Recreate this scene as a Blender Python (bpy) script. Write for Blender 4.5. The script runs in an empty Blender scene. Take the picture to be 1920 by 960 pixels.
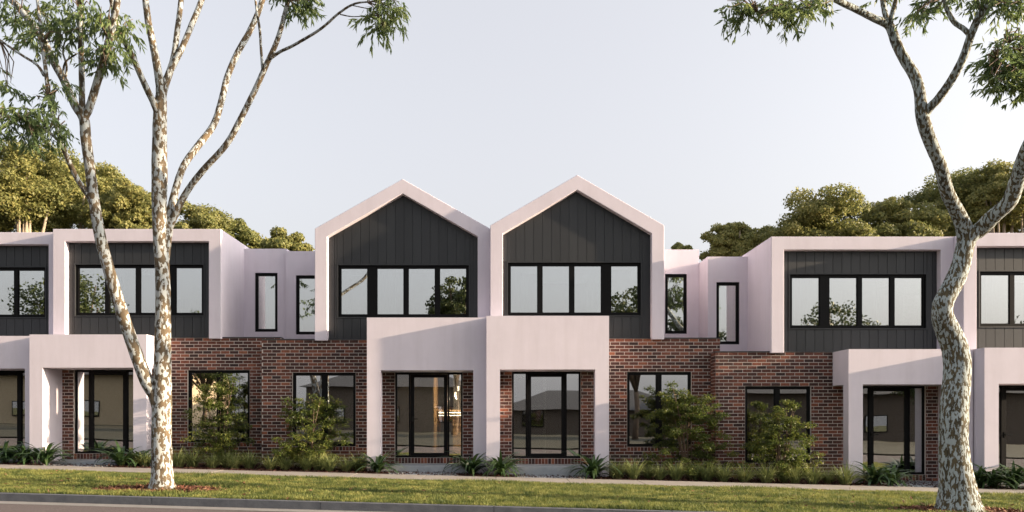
import bpy, bmesh, math, random
import numpy as np
from mathutils import Vector, Matrix
random.seed(7); RNG = np.random.default_rng(11)
sc = bpy.context.scene
col = sc.collection

# ---------------------------------------------------------------- camera, sky, sun, exposure
F = 1370.0            # focal length in photograph pixels
VX, VY = 938.0, 781.0 # principal point in the photograph
CAMZ = 1.44
cam_d = bpy.data.cameras.new('camera'); cam = bpy.data.objects.new('camera', cam_d); col.objects.link(cam)
cam.location = (0, 0, CAMZ); cam.rotation_euler = (math.radians(90), 0, 0)
cam_d.sensor_width = 36; cam_d.lens = 36 * F / 1920
cam_d.shift_x = (960 - VX) / 1920; cam_d.shift_y = (VY - 480) / 1920
cam_d.clip_end = 2000; sc.camera = cam

SUN = Vector((1.0, -0.118, 0.195)).normalized()
world = bpy.data.worlds.new('World'); sc.world = world; world.use_nodes = True
wn = world.node_tree; bg = wn.nodes['Background']
sky = wn.nodes.new('ShaderNodeTexSky'); sky.sky_type = 'NISHITA'; sky.sun_disc = False
sky.sun_elevation = math.asin(SUN.z); sky.sun_rotation = math.atan2(SUN.x, SUN.y)
sky.air_density = 1.0; sky.dust_density = 10.0; sky.ozone_density = 1.6; sky.altitude = 50
bw = wn.nodes.new('ShaderNodeRGBToBW')
hs = wn.nodes.new('ShaderNodeMix'); hs.data_type = 'RGBA'; hs.inputs['Factor'].default_value = 0.62   # pale hazy air
haze_mix = wn.nodes.new('ShaderNodeMix'); haze_mix.data_type = 'RGBA'
haze_mix.inputs['Factor'].default_value = 0.36
haze_mix.inputs['B'].default_value = (2.06, 1.97, 2.0, 1)   # thin even overcast veil
wn.links.new(sky.outputs[0], bw.inputs[0]); wn.links.new(sky.outputs[0], hs.inputs['A']); wn.links.new(bw.outputs[0], hs.inputs['B'])
wn.links.new(hs.outputs['Result'], haze_mix.inputs['A'])
wn.links.new(haze_mix.outputs['Result'], bg.inputs['Color'])
bg.inputs['Strength'].default_value = 0.15
sun_d = bpy.data.lights.new('sun', 'SUN'); sun = bpy.data.objects.new('sun', sun_d); col.objects.link(sun)
sun_d.energy = 3.2; sun_d.angle = math.radians(0.8); sun_d.color = (1.0, 0.78, 0.54)
sun.rotation_euler = (-SUN).to_track_quat('-Z', 'Y').to_euler(); sun.location = (30, -5, 20)
sc.view_settings.view_transform = 'Standard'; sc.view_settings.look = 'None'
sc.view_settings.exposure = 2.0; sc.view_settings.gamma = 1.0
sc.cycles.max_bounces = 10; sc.cycles.diffuse_bounces = 4; sc.cycles.transparent_max_bounces = 16
sc.cycles.use_denoising = True
sc.cycles.caustics_reflective = False

# ---------------------------------------------------------------- helpers
ORG = {}
def ground(x, y=0): return -0.0195 * x
def street(y0, x): return y0 - 0.0617 * x            # a line along the street at offset y0
def W(px, py, d): return Vector(((px - VX) / F * d, d, CAMZ + (VY - py) / F * d))
def WX(px, d): return (px - VX) / F * d

class MB:
    def __init__(s): s.v = []; s.f = []
    def add(s, vs, fs):
        o = len(s.v); s.v += [tuple(p) for p in vs]; s.f += [tuple(i + o for i in f) for f in fs]
    def box(s, x0, x1, y0, y1, z0, z1):
        if x0 > x1: x0, x1 = x1, x0
        if y0 > y1: y0, y1 = y1, y0
        s.add([(x0,y0,z0),(x1,y0,z0),(x1,y1,z0),(x0,y1,z0),(x0,y0,z1),(x1,y0,z1),(x1,y1,z1),(x0,y1,z1)],
              [(0,3,2,1),(4,5,6,7),(0,1,5,4),(1,2,6,5),(2,3,7,6),(3,0,4,7)])
        return s
    def prism(s, poly, y0, y1):                       # polygon in x,z pushed along y
        n = len(poly)
        s.add([(x,y0,z) for x,z in poly] + [(x,y1,z) for x,z in poly],
              [tuple(range(n)), tuple(range(2*n-1, n-1, -1))] + [(i, i+n, (i+1)%n+n, (i+1)%n) for i in range(n)])
        return s
    def tube(s, pts, rad, seg=8, wob=0.0):
        pts = [Vector(p) for p in pts]; n = len(pts); t0 = (pts[1]-pts[0]).normalized()
        a = t0.orthogonal().normalized(); vs = []; fs = []
        for i, p in enumerate(pts):
            t = (pts[min(i+1,n-1)] - pts[max(i-1,0)]).normalized()
            a = (a - t * a.dot(t)).normalized(); b = t.cross(a)
            for k in range(seg):
                an = 2*math.pi*k/seg; r = rad[i] * (1 + wob*(random.random()-0.5))
                vs.append(p + (a*math.cos(an) + b*math.sin(an)) * r)
        for i in range(n-1):
            for k in range(seg):
                k2 = (k+1) % seg
                fs.append((i*seg+k, i*seg+k2, (i+1)*seg+k2, (i+1)*seg+k))
        fs.append(tuple(range(seg-1,-1,-1))); fs.append(tuple((n-1)*seg+k for k in range(seg)))
        s.add(vs, fs); return s
    def build(s, name, mat, parent=None, smooth=False, recalc=False):
        o = ORG.get(parent.name, Vector((0,0,0))) if parent else Vector((0,0,0))
        me = bpy.data.meshes.new(name)
        me.from_pydata([(x-o.x, y-o.y, z-o.z) for x,y,z in s.v], [], s.f)
        if recalc:
            bm = bmesh.new(); bm.from_mesh(me); bmesh.ops.recalc_face_normals(bm, faces=bm.faces); bm.to_mesh(me); bm.free()
        return link(name, me, mat, parent, smooth)

def link(name, me, mat, parent=None, smooth=False):
    if mat and not me.materials: me.materials.append(mat)
    if smooth: me.polygons.foreach_set('use_smooth', [True]*len(me.polygons))
    ob = bpy.data.objects.new(name, me); col.objects.link(ob)
    if parent: ob.parent = parent; ORG[ob.name] = ORG.get(parent.name, Vector((0,0,0)))
    else: ORG[ob.name] = Vector((0,0,0))
    return ob

def tag(o, label=None, cat=None, group=None, kind=None):
    if label: o['label'] = label
    if cat: o['category'] = cat
    if group: o['group'] = group
    if kind: o['kind'] = kind
    return o
def empty(name, loc, label, cat, group=None):
    o = bpy.data.objects.new(name, None); col.objects.link(o); o.location = loc; o.empty_display_size = 0.2
    ORG[o.name] = Vector(loc); return tag(o, label, cat, group)

def quads_mesh(name, P):                              # P: (n,k,3) polygons with k corners each
    n, k, _ = P.shape
    me = bpy.data.meshes.new(name)
    me.vertices.add(n*k); me.vertices.foreach_set('co', P.reshape(-1).astype(np.float32))
    me.loops.add(n*k); me.loops.foreach_set('vertex_index', np.arange(n*k, dtype=np.int32))
    me.polygons.add(n); me.polygons.foreach_set('loop_start', np.arange(0, n*k, k, dtype=np.int32))
    me.update(calc_edges=True); return me

def unit(a): return a / np.maximum(np.linalg.norm(a, axis=-1, keepdims=True), 1e-9)
def leaves(P, Dr, Nr, L, Wd):                         # diamond leaves: base, side, tip, side
    Dr = unit(Dr); S = unit(np.cross(Dr, Nr)); L = L[:,None]; Wd = Wd[:,None]
    return np.stack([P, P + Dr*L*0.45 + S*Wd*0.5, P + Dr*L, P + Dr*L*0.45 - S*Wd*0.5], axis=1)

def spline(pts, sub=5):                               # Catmull-Rom through rows of (x,y,z,r)
    P = [np.array(p, float) for p in pts]; P = [2*P[0]-P[1]] + P + [2*P[-1]-P[-2]]; out = []
    for i in range(1, len(P)-2):
        for k in range(sub):
            t = k/sub; a,b,c,d = P[i-1:i+3]
            out.append(0.5*((2*b)+(c-a)*t+(2*a-5*b+4*c-d)*t*t+(3*b-a-3*c+d)*t**3))
    out.append(P[-2]); return out

# ---------------------------------------------------------------- materials
def mat(name):
    m = bpy.data.materials.new(name); m.use_nodes = True
    return m, m.node_tree, m.node_tree.nodes['Principled BSDF']
def N(nt, t, **kw):
    n = nt.nodes.new(t)
    for k, v in kw.items():
        if k in n.inputs: n.inputs[k].default_value = v
        else: setattr(n, k, v)
    return n
def ramp(nt, fac, stops, interp='LINEAR'):
    r = nt.nodes.new('ShaderNodeValToRGB'); r.color_ramp.interpolation = interp
    while len(r.color_ramp.elements) < len(stops): r.color_ramp.elements.new(0.5)
    for e, (p, c) in zip(r.color_ramp.elements, stops): e.position = p; e.color = (*c, 1)
    nt.links.new(fac, r.inputs[0]); return r
def plain(name, c, rough=0.5, metal=0.0, spec=0.5):
    m, nt, b = mat(name); b.inputs['Base Color'].default_value = (*c,1); b.inputs['Roughness'].default_value = rough
    b.inputs['Metallic'].default_value = metal; b.inputs['Specular IOR Level'].default_value = spec; return m
def noisy(name, stops, scale, rough=0.8, bump=0.0, bscale=None, detail=6, stretch=None, spec=0.3, bdist=0.02):
    m, nt, b = mat(name); tc = N(nt,'ShaderNodeTexCoord'); geo = N(nt,'ShaderNodeNewGeometry')
    src = geo.outputs['Position']
    if stretch:
        mp = N(nt,'ShaderNodeMapping'); mp.inputs['Scale'].default_value = stretch; nt.links.new(src, mp.inputs[0]); src = mp.outputs[0]
    no = N(nt,'ShaderNodeTexNoise', Scale=scale, Detail=detail, Roughness=0.6); nt.links.new(src, no.inputs['Vector'])
    r = ramp(nt, no.outputs[0], stops); nt.links.new(r.outputs[0], b.inputs['Base Color'])
    b.inputs['Roughness'].default_value = rough; b.inputs['Specular IOR Level'].default_value = spec
    if bump:
        n2 = N(nt,'ShaderNodeTexNoise', Scale=bscale or scale*4, Detail=4); nt.links.new(src, n2.inputs['Vector'])
        bp = N(nt,'ShaderNodeBump', Strength=bump, Distance=bdist); nt.links.new(n2.outputs[0], bp.inputs['Height']); nt.links.new(bp.outputs[0], b.inputs['Normal'])
    return m
M = {}
M['render'] = noisy('rendered_wall', [(0.3,(0.645,0.595,0.66)),(0.7,(0.70,0.645,0.715))], 1.3, 0.9, 0.3, 60, bdist=0.006)
nt = M['render'].node_tree; b = nt.nodes['Principled BSDF']; geo = N(nt,'ShaderNodeNewGeometry'); mp = N(nt,'ShaderNodeMapping'); mp.inputs['Scale'].default_value = (3.2,3.2,0.35)
nt.links.new(geo.outputs['Position'], mp.inputs[0]); no = N(nt,'ShaderNodeTexNoise', Scale=1.0, Detail=7.0, Roughness=0.65); nt.links.new(mp.outputs[0], no.inputs['Vector'])
rr = ramp(nt, no.outputs[0], [(0.33,(0.945,0.94,0.935)),(0.55,(1,1,1))]); mx = N(nt,'ShaderNodeMix', data_type='RGBA', blend_type='MULTIPLY'); mx.inputs['Factor'].default_value = 1
nt.links.new(b.inputs['Base Color'].links[0].from_socket, mx.inputs['A']); nt.links.new(rr.outputs[0], mx.inputs['B']); nt.links.new(mx.outputs['Result'], b.inputs['Base Color'])   # faint rain streaks
M['inner'] = noisy('interior_paint', [(0.3,(0.42,0.40,0.38)),(0.7,(0.48,0.46,0.44))], 1.0, 0.8)
M['floor'] = noisy('timber_floor', [(0.3,(0.16,0.10,0.06)),(0.7,(0.25,0.16,0.10))], 3, 0.4, stretch=(1,6,1))
M['black'] = plain('black_aluminium', (0.004,0.004,0.0045), 0.5, 0.0, 0.12)
M['flash'] = plain('dark_flashing', (0.022,0.024,0.028), 0.45)
M['curtain'] = plain('sheer_curtain', (0.75,0.74,0.72), 0.9)
M['concrete'] = noisy('pale_concrete', [(0.3,(0.25,0.225,0.20)),(0.7,(0.31,0.28,0.25))], 2.5, 0.85, 0.2, 40)
M['step'] = noisy('grey_concrete', [(0.3,(0.25,0.27,0.29)),(0.7,(0.34,0.36,0.38))], 3, 0.8, 0.2, 40)
M['kerb'] = noisy('bluestone_kerb', [(0.3,(0.075,0.08,0.092)),(0.7,(0.12,0.126,0.14))], 5, 0.75, 0.3, 50)
M['channel'] = noisy('channel_concrete', [(0.3,(0.20,0.19,0.18)),(0.7,(0.27,0.255,0.24))], 4, 0.85, 0.2, 50)
M['road'] = noisy('asphalt', [(0.25,(0.07,0.055,0.052)),(0.5,(0.11,0.09,0.085)),(0.75,(0.18,0.15,0.14))], 55, 0.85, 0.5, 120, detail=3)
M['mulch'] = noisy('mulch', [(0.3,(0.028,0.013,0.010)),(0.7,(0.085,0.036,0.024))], 25, 0.95, 0.8, 40)
M['soil_grass'] = noisy('lawn_base', [(0.3,(0.05,0.055,0.014)),(0.7,(0.085,0.085,0.022))], 4, 0.95, 0.5, 60)
M['verge'] = noisy('dry_verge', [(0.3,(0.03,0.03,0.018)),(0.7,(0.05,0.045,0.03))], 2, 0.95)
M['handle'] = plain('door_handle', (0.02,0.02,0.02), 0.3, 0.8)
M['sand'] = noisy('mortar', [(0.3,(0.52,0.46,0.42)),(0.7,(0.62,0.56,0.51))], 30, 0.95)
M['warm'] = noisy('warm_timber', [(0.3,(0.42,0.26,0.14)),(0.7,(0.52,0.33,0.19))], 6, 0.5, stretch=(1,1,0.1))
M['cloth'] = plain('dark_clothes', (0.02,0.022,0.03), 0.95)
M['roof'] = noisy('dark_roof', [(0.3,(0.05,0.05,0.055)),(0.7,(0.09,0.088,0.09))], 6, 0.8)
M['opp'] = noisy('tan_brick', [(0.3,(0.10,0.08,0.065)),(0.7,(0.15,0.12,0.10))], 5, 0.9)
M['cream'] = noisy('cream_brick', [(0.3,(0.42,0.33,0.22)),(0.7,(0.52,0.42,0.29))], 5, 0.9)
M['pebble'] = noisy('pebble', [(0.3,(0.10,0.10,0.10)),(0.7,(0.26,0.25,0.24))], 15, 0.8)

def emit(name, c, s):
    m, nt, b = mat(name); b.inputs['Base Color'].default_value = (*c,1)
    b.inputs['Emission Color'].default_value = (*c,1); b.inputs['Emission Strength'].default_value = s; return m
M['lamp'] = emit('lit_lamp', (1.0,0.80,0.55), 3.0)

def brick_mat():
    m, nt, b = mat('brick'); oi = N(nt,'ShaderNodeObjectInfo'); geo = N(nt,'ShaderNodeNewGeometry')
    ad = N(nt,'ShaderNodeMath', operation='ADD'); nt.links.new(oi.outputs['Random'], ad.inputs[0]); nt.links.new(geo.outputs['Random Per Island'], ad.inputs[1])
    fr = N(nt,'ShaderNodeMath', operation='FRACT'); nt.links.new(ad.outputs[0], fr.inputs[0])
    r = ramp(nt, fr.outputs[0], [(0.0,(0.036,0.021,0.020)),(0.2,(0.060,0.028,0.024)),(0.5,(0.098,0.039,0.030)),(0.8,(0.145,0.052,0.036)),(0.93,(0.21,0.073,0.045)),(1.0,(0.29,0.11,0.062))])
    no = N(nt,'ShaderNodeTexNoise', Scale=22.0, Detail=5.0); nt.links.new(geo.outputs['Position'], no.inputs['Vector'])
    r2 = ramp(nt, no.outputs[0], [(0.3,(0.65,0.65,0.66)),(0.7,(1.25,1.22,1.2))])
    mx = N(nt,'ShaderNodeMix', data_type='RGBA', blend_type='MULTIPLY'); mx.inputs['Factor'].default_value = 1
    nt.links.new(r.outputs[0], mx.inputs['A']); nt.links.new(r2.outputs[0], mx.inputs['B']); nt.links.new(mx.outputs['Result'], b.inputs['Base Color'])
    n2 = N(nt,'ShaderNodeTexNoise', Scale=90.0, Detail=3.0); nt.links.new(geo.outputs['Position'], n2.inputs['Vector'])
    bp = N(nt,'ShaderNodeBump', Strength=0.5, Distance=0.004); nt.links.new(n2.outputs[0], bp.inputs['Height']); nt.links.new(bp.outputs[0], b.inputs['Normal'])
    b.inputs['Roughness'].default_value = 0.8; b.inputs['Specular IOR Level'].default_value = 0.35; return m
M['brick'] = brick_mat()
def board_mat():
    m, nt, b = mat('charcoal_cladding'); oi = N(nt,'ShaderNodeObjectInfo')
    r = ramp(nt, oi.outputs['Random'], [(0,(0.016,0.018,0.021)),(1,(0.022,0.0245,0.028))]); nt.links.new(r.outputs[0], b.inputs['Base Color'])
    geo = N(nt,'ShaderNodeNewGeometry'); mp = N(nt,'ShaderNodeMapping'); mp.inputs['Scale'].default_value = (60,60,2.5); nt.links.new(geo.outputs['Position'], mp.inputs[0])
    no = N(nt,'ShaderNodeTexNoise', Scale=1.0, Detail=3.0); nt.links.new(mp.outputs[0], no.inputs['Vector'])
    bp = N(nt,'ShaderNodeBump', Strength=0.15, Distance=0.003); nt.links.new(no.outputs[0], bp.inputs['Height']); nt.links.new(bp.outputs[0], b.inputs['Normal'])
    b.inputs['Roughness'].default_value = 0.55; return m
M['board'] = board_mat()
def glass_mat():
    m, nt, b = mat('coated_glass'); nt.nodes.remove(b); out = nt.nodes['Material Output']
    gl = N(nt,'ShaderNodeBsdfGlossy', Roughness=0.0); gl.inputs['Color'].default_value = (0.95,0.96,0.955,1)
    tr = N(nt,'ShaderNodeBsdfTransparent'); tr.inputs['Color'].default_value = (0.72,0.76,0.76,1)
    fr = N(nt,'ShaderNodeFresnel', IOR=1.5)
    mr = N(nt,'ShaderNodeMapRange'); mr.inputs['From Min'].default_value = 0.04; mr.inputs['From Max'].default_value = 1; mr.inputs['To Min'].default_value = 0.54; mr.inputs['To Max'].default_value = 1
    nt.links.new(fr.outputs[0], mr.inputs[0])
    geo = N(nt,'ShaderNodeNewGeometry'); no = N(nt,'ShaderNodeTexNoise', Scale=0.9, Detail=1.0); nt.links.new(geo.outputs['Position'], no.inputs['Vector'])
    bp = N(nt,'ShaderNodeBump', Strength=0.06, Distance=0.02); nt.links.new(no.outputs[0], bp.inputs['Height']); nt.links.new(bp.outputs[0], gl.inputs['Normal'])
    mx = N(nt,'ShaderNodeMixShader'); nt.links.new(mr.outputs[0], mx.inputs[0]); nt.links.new(tr.outputs[0], mx.inputs[1]); nt.links.new(gl.outputs[0], mx.inputs[2])
    nt.links.new(mx.outputs[0], out.inputs[0]); return m
M['glass'] = glass_mat()
def leaf_mat(name, stops, trans=0.3, rough=0.5, nscale=0.6, spec=0.3, nmul=0.9):
    m, nt, b = mat(name); geo = N(nt,'ShaderNodeNewGeometry'); out = nt.nodes['Material Output']
    no = N(nt,'ShaderNodeTexNoise', Scale=nscale, Detail=2.0); nt.links.new(geo.outputs['Position'], no.inputs['Vector'])
    a = N(nt,'ShaderNodeMath', operation='MULTIPLY_ADD'); a.inputs[1].default_value = 0.55; nt.links.new(geo.outputs['Random Per Island'], a.inputs[0])
    s = N(nt,'ShaderNodeMath', operation='MULTIPLY_ADD'); s.inputs[1].default_value = nmul; s.inputs[2].default_value = 0.23-nmul*0.5
    nt.links.new(no.outputs[0], s.inputs[0]); nt.links.new(s.outputs[0], a.inputs[2])
    r = ramp(nt, a.outputs[0], stops); nt.links.new(r.outputs[0], b.inputs['Base Color'])
    b.inputs['Roughness'].default_value = rough; b.inputs['Specular IOR Level'].default_value = spec
    tl = N(nt,'ShaderNodeBsdfTranslucent'); nt.links.new(r.outputs[0], tl.inputs['Color'])
    mx = N(nt,'ShaderNodeMixShader'); mx.inputs[0].default_value = trans
    nt.links.new(b.outputs[0], mx.inputs[1]); nt.links.new(tl.outputs[0], mx.inputs[2]); nt.links.new(mx.outputs[0], out.inputs[0]); return m
M['leaf_back'] = leaf_mat('back_foliage', [(0.15,(0.12,0.142,0.048)),(0.5,(0.235,0.242,0.082)),(0.9,(0.40,0.355,0.125))], 0.5, nscale=0.25)
M['leaf_gum'] = leaf_mat('gum_leaves', [(0.1,(0.08,0.125,0.05)),(0.5,(0.15,0.21,0.08)),(0.9,(0.27,0.31,0.11))], 0.42, 0.45)
M['leaf_shrub'] = leaf_mat('shrub_leaves', [(0.1,(0.05,0.075,0.018)),(0.5,(0.10,0.135,0.03)),(0.9,(0.23,0.23,0.055))], 0.4, 0.45, 1.5)
M['leaf_strap'] = leaf_mat('strap_leaves', [(0.1,(0.022,0.048,0.018)),(0.6,(0.045,0.085,0.028)),(0.95,(0.10,0.14,0.045))], 0.2, 0.35, 1.5, 0.5)
M['leaf_tuft'] = leaf_mat('tuft_blades', [(0.1,(0.09,0.125,0.045)),(0.5,(0.21,0.25,0.09)),(0.9,(0.40,0.41,0.16))], 0.25, 0.5, 2)
M['grass'] = leaf_mat('grass_blades', [(0.05,(0.062,0.09,0.024)),(0.5,(0.15,0.178,0.046)),(0.95,(0.29,0.285,0.085))], 0.4, 0.6, 3.2, nmul=2.4)
M['leaf_dark'] = leaf_mat('street_foliage', [(0.1,(0.03,0.045,0.014)),(0.5,(0.055,0.075,0.02)),(0.9,(0.10,0.11,0.03))], 0.25, nscale=0.3)
M['chips'] = leaf_mat('bark_chips', [(0.1,(0.03,0.012,0.008)),(0.5,(0.11,0.038,0.022)),(0.9,(0.30,0.17,0.10))], 0.0, 0.9, 3)
M['twig'] = noisy('twig_bark', [(0.3,(0.09,0.06,0.045)),(0.7,(0.19,0.14,0.10))], 8, 0.9)
M['pale_trunk'] = noisy('pale_trunk', [(0.3,(0.22,0.17,0.12)),(0.7,(0.45,0.38,0.29))], 2, 0.9)
def bark(name, pale, mid, dark, scale, stretch, th):
    m, nt, b = mat(name); geo = N(nt,'ShaderNodeNewGeometry'); mp = N(nt,'ShaderNodeMapping'); mp.inputs['Scale'].default_value = stretch
    nt.links.new(geo.outputs['Position'], mp.inputs[0])
    wn_ = N(nt,'ShaderNodeTexNoise', Scale=scale, Detail=4.0, Roughness=0.55); nt.links.new(mp.outputs[0], wn_.inputs['Vector'])
    n2 = N(nt,'ShaderNodeTexNoise', Scale=scale*0.55, Detail=3.0); n2.noise_dimensions = '4D'; n2.inputs['W'].default_value = 4.2; nt.links.new(mp.outputs[0], n2.inputs['Vector'])
    base = ramp(nt, n2.outputs[0], [(0.35,dark),(0.62,mid)])
    pm = ramp(nt, n2.outputs[0], [(0.3,tuple(0.82*c for c in pale)),(0.65,pale)])
    msk = ramp(nt, wn_.outputs[0], [(th-0.012,(1,1,1)),(th+0.012,(0,0,0))])
    mx = N(nt,'ShaderNodeMix', data_type='RGBA'); nt.links.new(msk.outputs[0], mx.inputs['Factor']); nt.links.new(base.outputs[0], mx.inputs['A']); nt.links.new(pm.outputs[0], mx.inputs['B'])
    # mask white = pale layer
    nt.links.new(mx.outputs['Result'], b.inputs['Base Color']); b.inputs['Roughness'].default_value = 0.85; b.inputs['Specular IOR Level'].default_value = 0.25
    bp = N(nt,'ShaderNodeBump', Strength=0.6, Distance=0.012); nt.links.new(msk.outputs[0], bp.inputs['Height'])
    n3 = N(nt,'ShaderNodeTexNoise', Scale=scale*4, Detail=4.0); nt.links.new(mp.outputs[0], n3.inputs['Vector'])
    bp2 = N(nt,'ShaderNodeBump', Strength=0.35, Distance=0.01); nt.links.new(n3.outputs[0], bp2.inputs['Height']); nt.links.new(bp.outputs[0], bp2.inputs['Normal'])
    nt.links.new(bp2.outputs[0], b.inputs['Normal']); return m
M['bark_a'] = bark('patchy_bark', (0.41,0.435,0.43), (0.15,0.11,0.066), (0.055,0.046,0.034), 17.0, (1,1,0.5), 0.49)
M['bark_b'] = bark('flaky_bark', (0.375,0.425,0.42), (0.12,0.098,0.056), (0.05,0.044,0.03), 28.0, (1,1,0.36), 0.495)

# ---------------------------------------------------------------- ground, street
def strip(name, a, b, x0, x1, zo, m, kind='structure', n=1, parent=None):
    mb = MB(); xs = [x0+(x1-x0)*i/n for i in range(n+1)]
    for i in range(n):
        p, q = xs[i], xs[i+1]
        mb.add([(p,street(b,p),ground(p)+zo),(q,street(b,q),ground(q)+zo),(q,street(a,q),ground(q)+zo),(p,street(a,p),ground(p)+zo)],[(0,1,2,3)])
    o = mb.build(name, m, parent)
    if kind: tag(o, kind=kind)
    return o
G = MB(); G.add([(-400,-400,ground(-400)-0.16),(400,-400,ground(400)-0.16),(400,400,ground(400)-0.16),(-400,400,ground(-400)-0.16)],[(0,1,2,3)])
tag(G.build('ground', M['soil_grass']), kind='structure')
KB = 11.74
strip('road', KB-0.44, KB-9.5, -150, 150, -0.125, M['road'])
strip('road_channel', KB-0.15, KB-0.46, -150, 150, -0.120, M['channel'])
strip('opposite_verge', KB-9.5, KB-60, -150, 150, -0.05, M['verge'])
strip('lawn', 16.04, KB-0.02, -150, 150, 0.0, M['soil_grass'])
strip('garden_bed', 30.0, 17.28, -150, 150, -0.004, M['mulch'])

def slab(mb, x0, x1, a, b, z0, z1):                    # sheared block following the street
    v = []
    for z in (z0, z1):
        for x, o in ((x0,b),(x1,b),(x1,a),(x0,a)): v.append((x, street(o,x), ground(x)+z))
    mb.add(v, [(0,3,2,1),(4,5,6,7),(0,1,5,4),(1,2,6,5),(2,3,7,6),(3,0,4,7)])
kerb = MB(); slab(kerb, -150, -17, KB, KB-0.15, -0.3, 0.0); slab(kerb, 17, 150, KB, KB-0.15, -0.3, 0.0)
slab(kerb, -17, 17, KB-0.01, KB-0.14, -0.3, -0.02)
kerb = tag(kerb.build('kerb', M['kerb']), kind='structure')
x = -16.9
while x < 16.9:
    s = MB(); slab(s, x+0.006, x+2.794, KB, KB-0.15, -0.2, 0.004+random.uniform(0,0.003)); s.build('kerb_stone', M['kerb'], kerb); x += 2.8
path = MB(); slab(path, -150, -19.9, 17.30, 16.04, -0.1, 0.012); slab(path, 19.9, 150, 17.30, 16.04, -0.1, 0.012)
slab(path, -19.9, 19.9, 17.29, 16.05, -0.12, -0.01)
path = tag(path.build('path', M['concrete']), kind='structure')
x = -19.9
while x < 19.8:
    s = MB(); slab(s, x+0.008, x+1.642, 17.30, 16.04, -0.1, 0.012+random.uniform(0,0.004)); s.build('paving_slab', M['concrete'], path); x += 1.65

# ---------------------------------------------------------------- houses
BRICK_MESH = {}
def brick_mesh(L, H, axis='x'):
    k = (round(L,3), round(H,3))
    if k not in BRICK_MESH:
        mb = MB(); h = 0.022; c = 0.004
        v = []
        for (y, s) in ((h, 0), (c, 0), (0, c)):
            v += [(-L/2+s,y,-H/2+s),(L/2-s,y,-H/2+s),(L/2-s,y,H/2-s),(-L/2+s,y,H/2-s)]
        f = []
        for r in (0, 4):
            for i in range(4): f.append((r+i, r+(i+1)%4, r+4+(i+1)%4, r+4+i))
        f.append((8,9,10,11))
        me = bpy.data.meshes.new('brick'); me.from_pydata(v, [], f); me.materials.append(M['brick']); BRICK_MESH[k] = me
    return BRICK_MESH[k]

def wall_with_holes(mb, X, u0, u1, z0, z1, y0, y1, holes):
    us = sorted({u0, u1, *[h for a in holes for h in a[:2] if u0 < h < u1]})
    for a, b in zip(us[:-1], us[1:]):
        hz = sorted([(h[2], h[3]) for h in holes if h[0] <= a+1e-6 and h[1] >= b-1e-6])
        z = z0
        for p, q in hz:
            if p > z: mb.box(X(a), X(b), y0, y1, z, p)
            z = q
        if z < z1: mb.box(X(a), X(b), y0, y1, z, z1)

def window(root, name, X, u0, u1, z0, z1, y, panes, rail=0.065, depth=0.07, opens=()):
    """black frame with glass; panes = (u_from, u_to) clear intervals"""
    mb = MB(); e = 0.002
    mb.box(X(u0), X(u1), y, y+depth, z1-rail, z1); mb.box(X(u0), X(u1), y, y+depth, z0, z0+rail)
    edges = [u0] + [q for p in sorted(list(panes)+list(opens)) for q in p] + [u1]
    for a, b in zip(edges[0::2], edges[1::2]):
        mb.box(X(a), X(b), y+e, y+depth-e, z0+rail, z1-rail)
    w = mb.build(name, M['black'], root)
    for a, b in panes:
        s = 0.018; sm = MB()                            # slim sash round each pane
        sm.box(X(a), X(b), y+0.02, y+0.05, z1-rail-s, z1-rail); sm.box(X(a), X(b), y+0.02, y+0.05, z0+rail, z0+rail+s)
        sm.box(X(a), X(a+s), y+0.021, y+0.049, z0+rail+s, z1-rail-s); sm.box(X(b-s), X(b), y+0.021, y+0.049, z0+rail+s, z1-rail-s)
        sm.build('sash', M['black'], w)
        g = MB(); g.box(X(a+s), X(b-s), y+0.033, y+0.039, z0+rail+s, z1-rail-s); g.build('pane', M['glass'], w)
    return w

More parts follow.
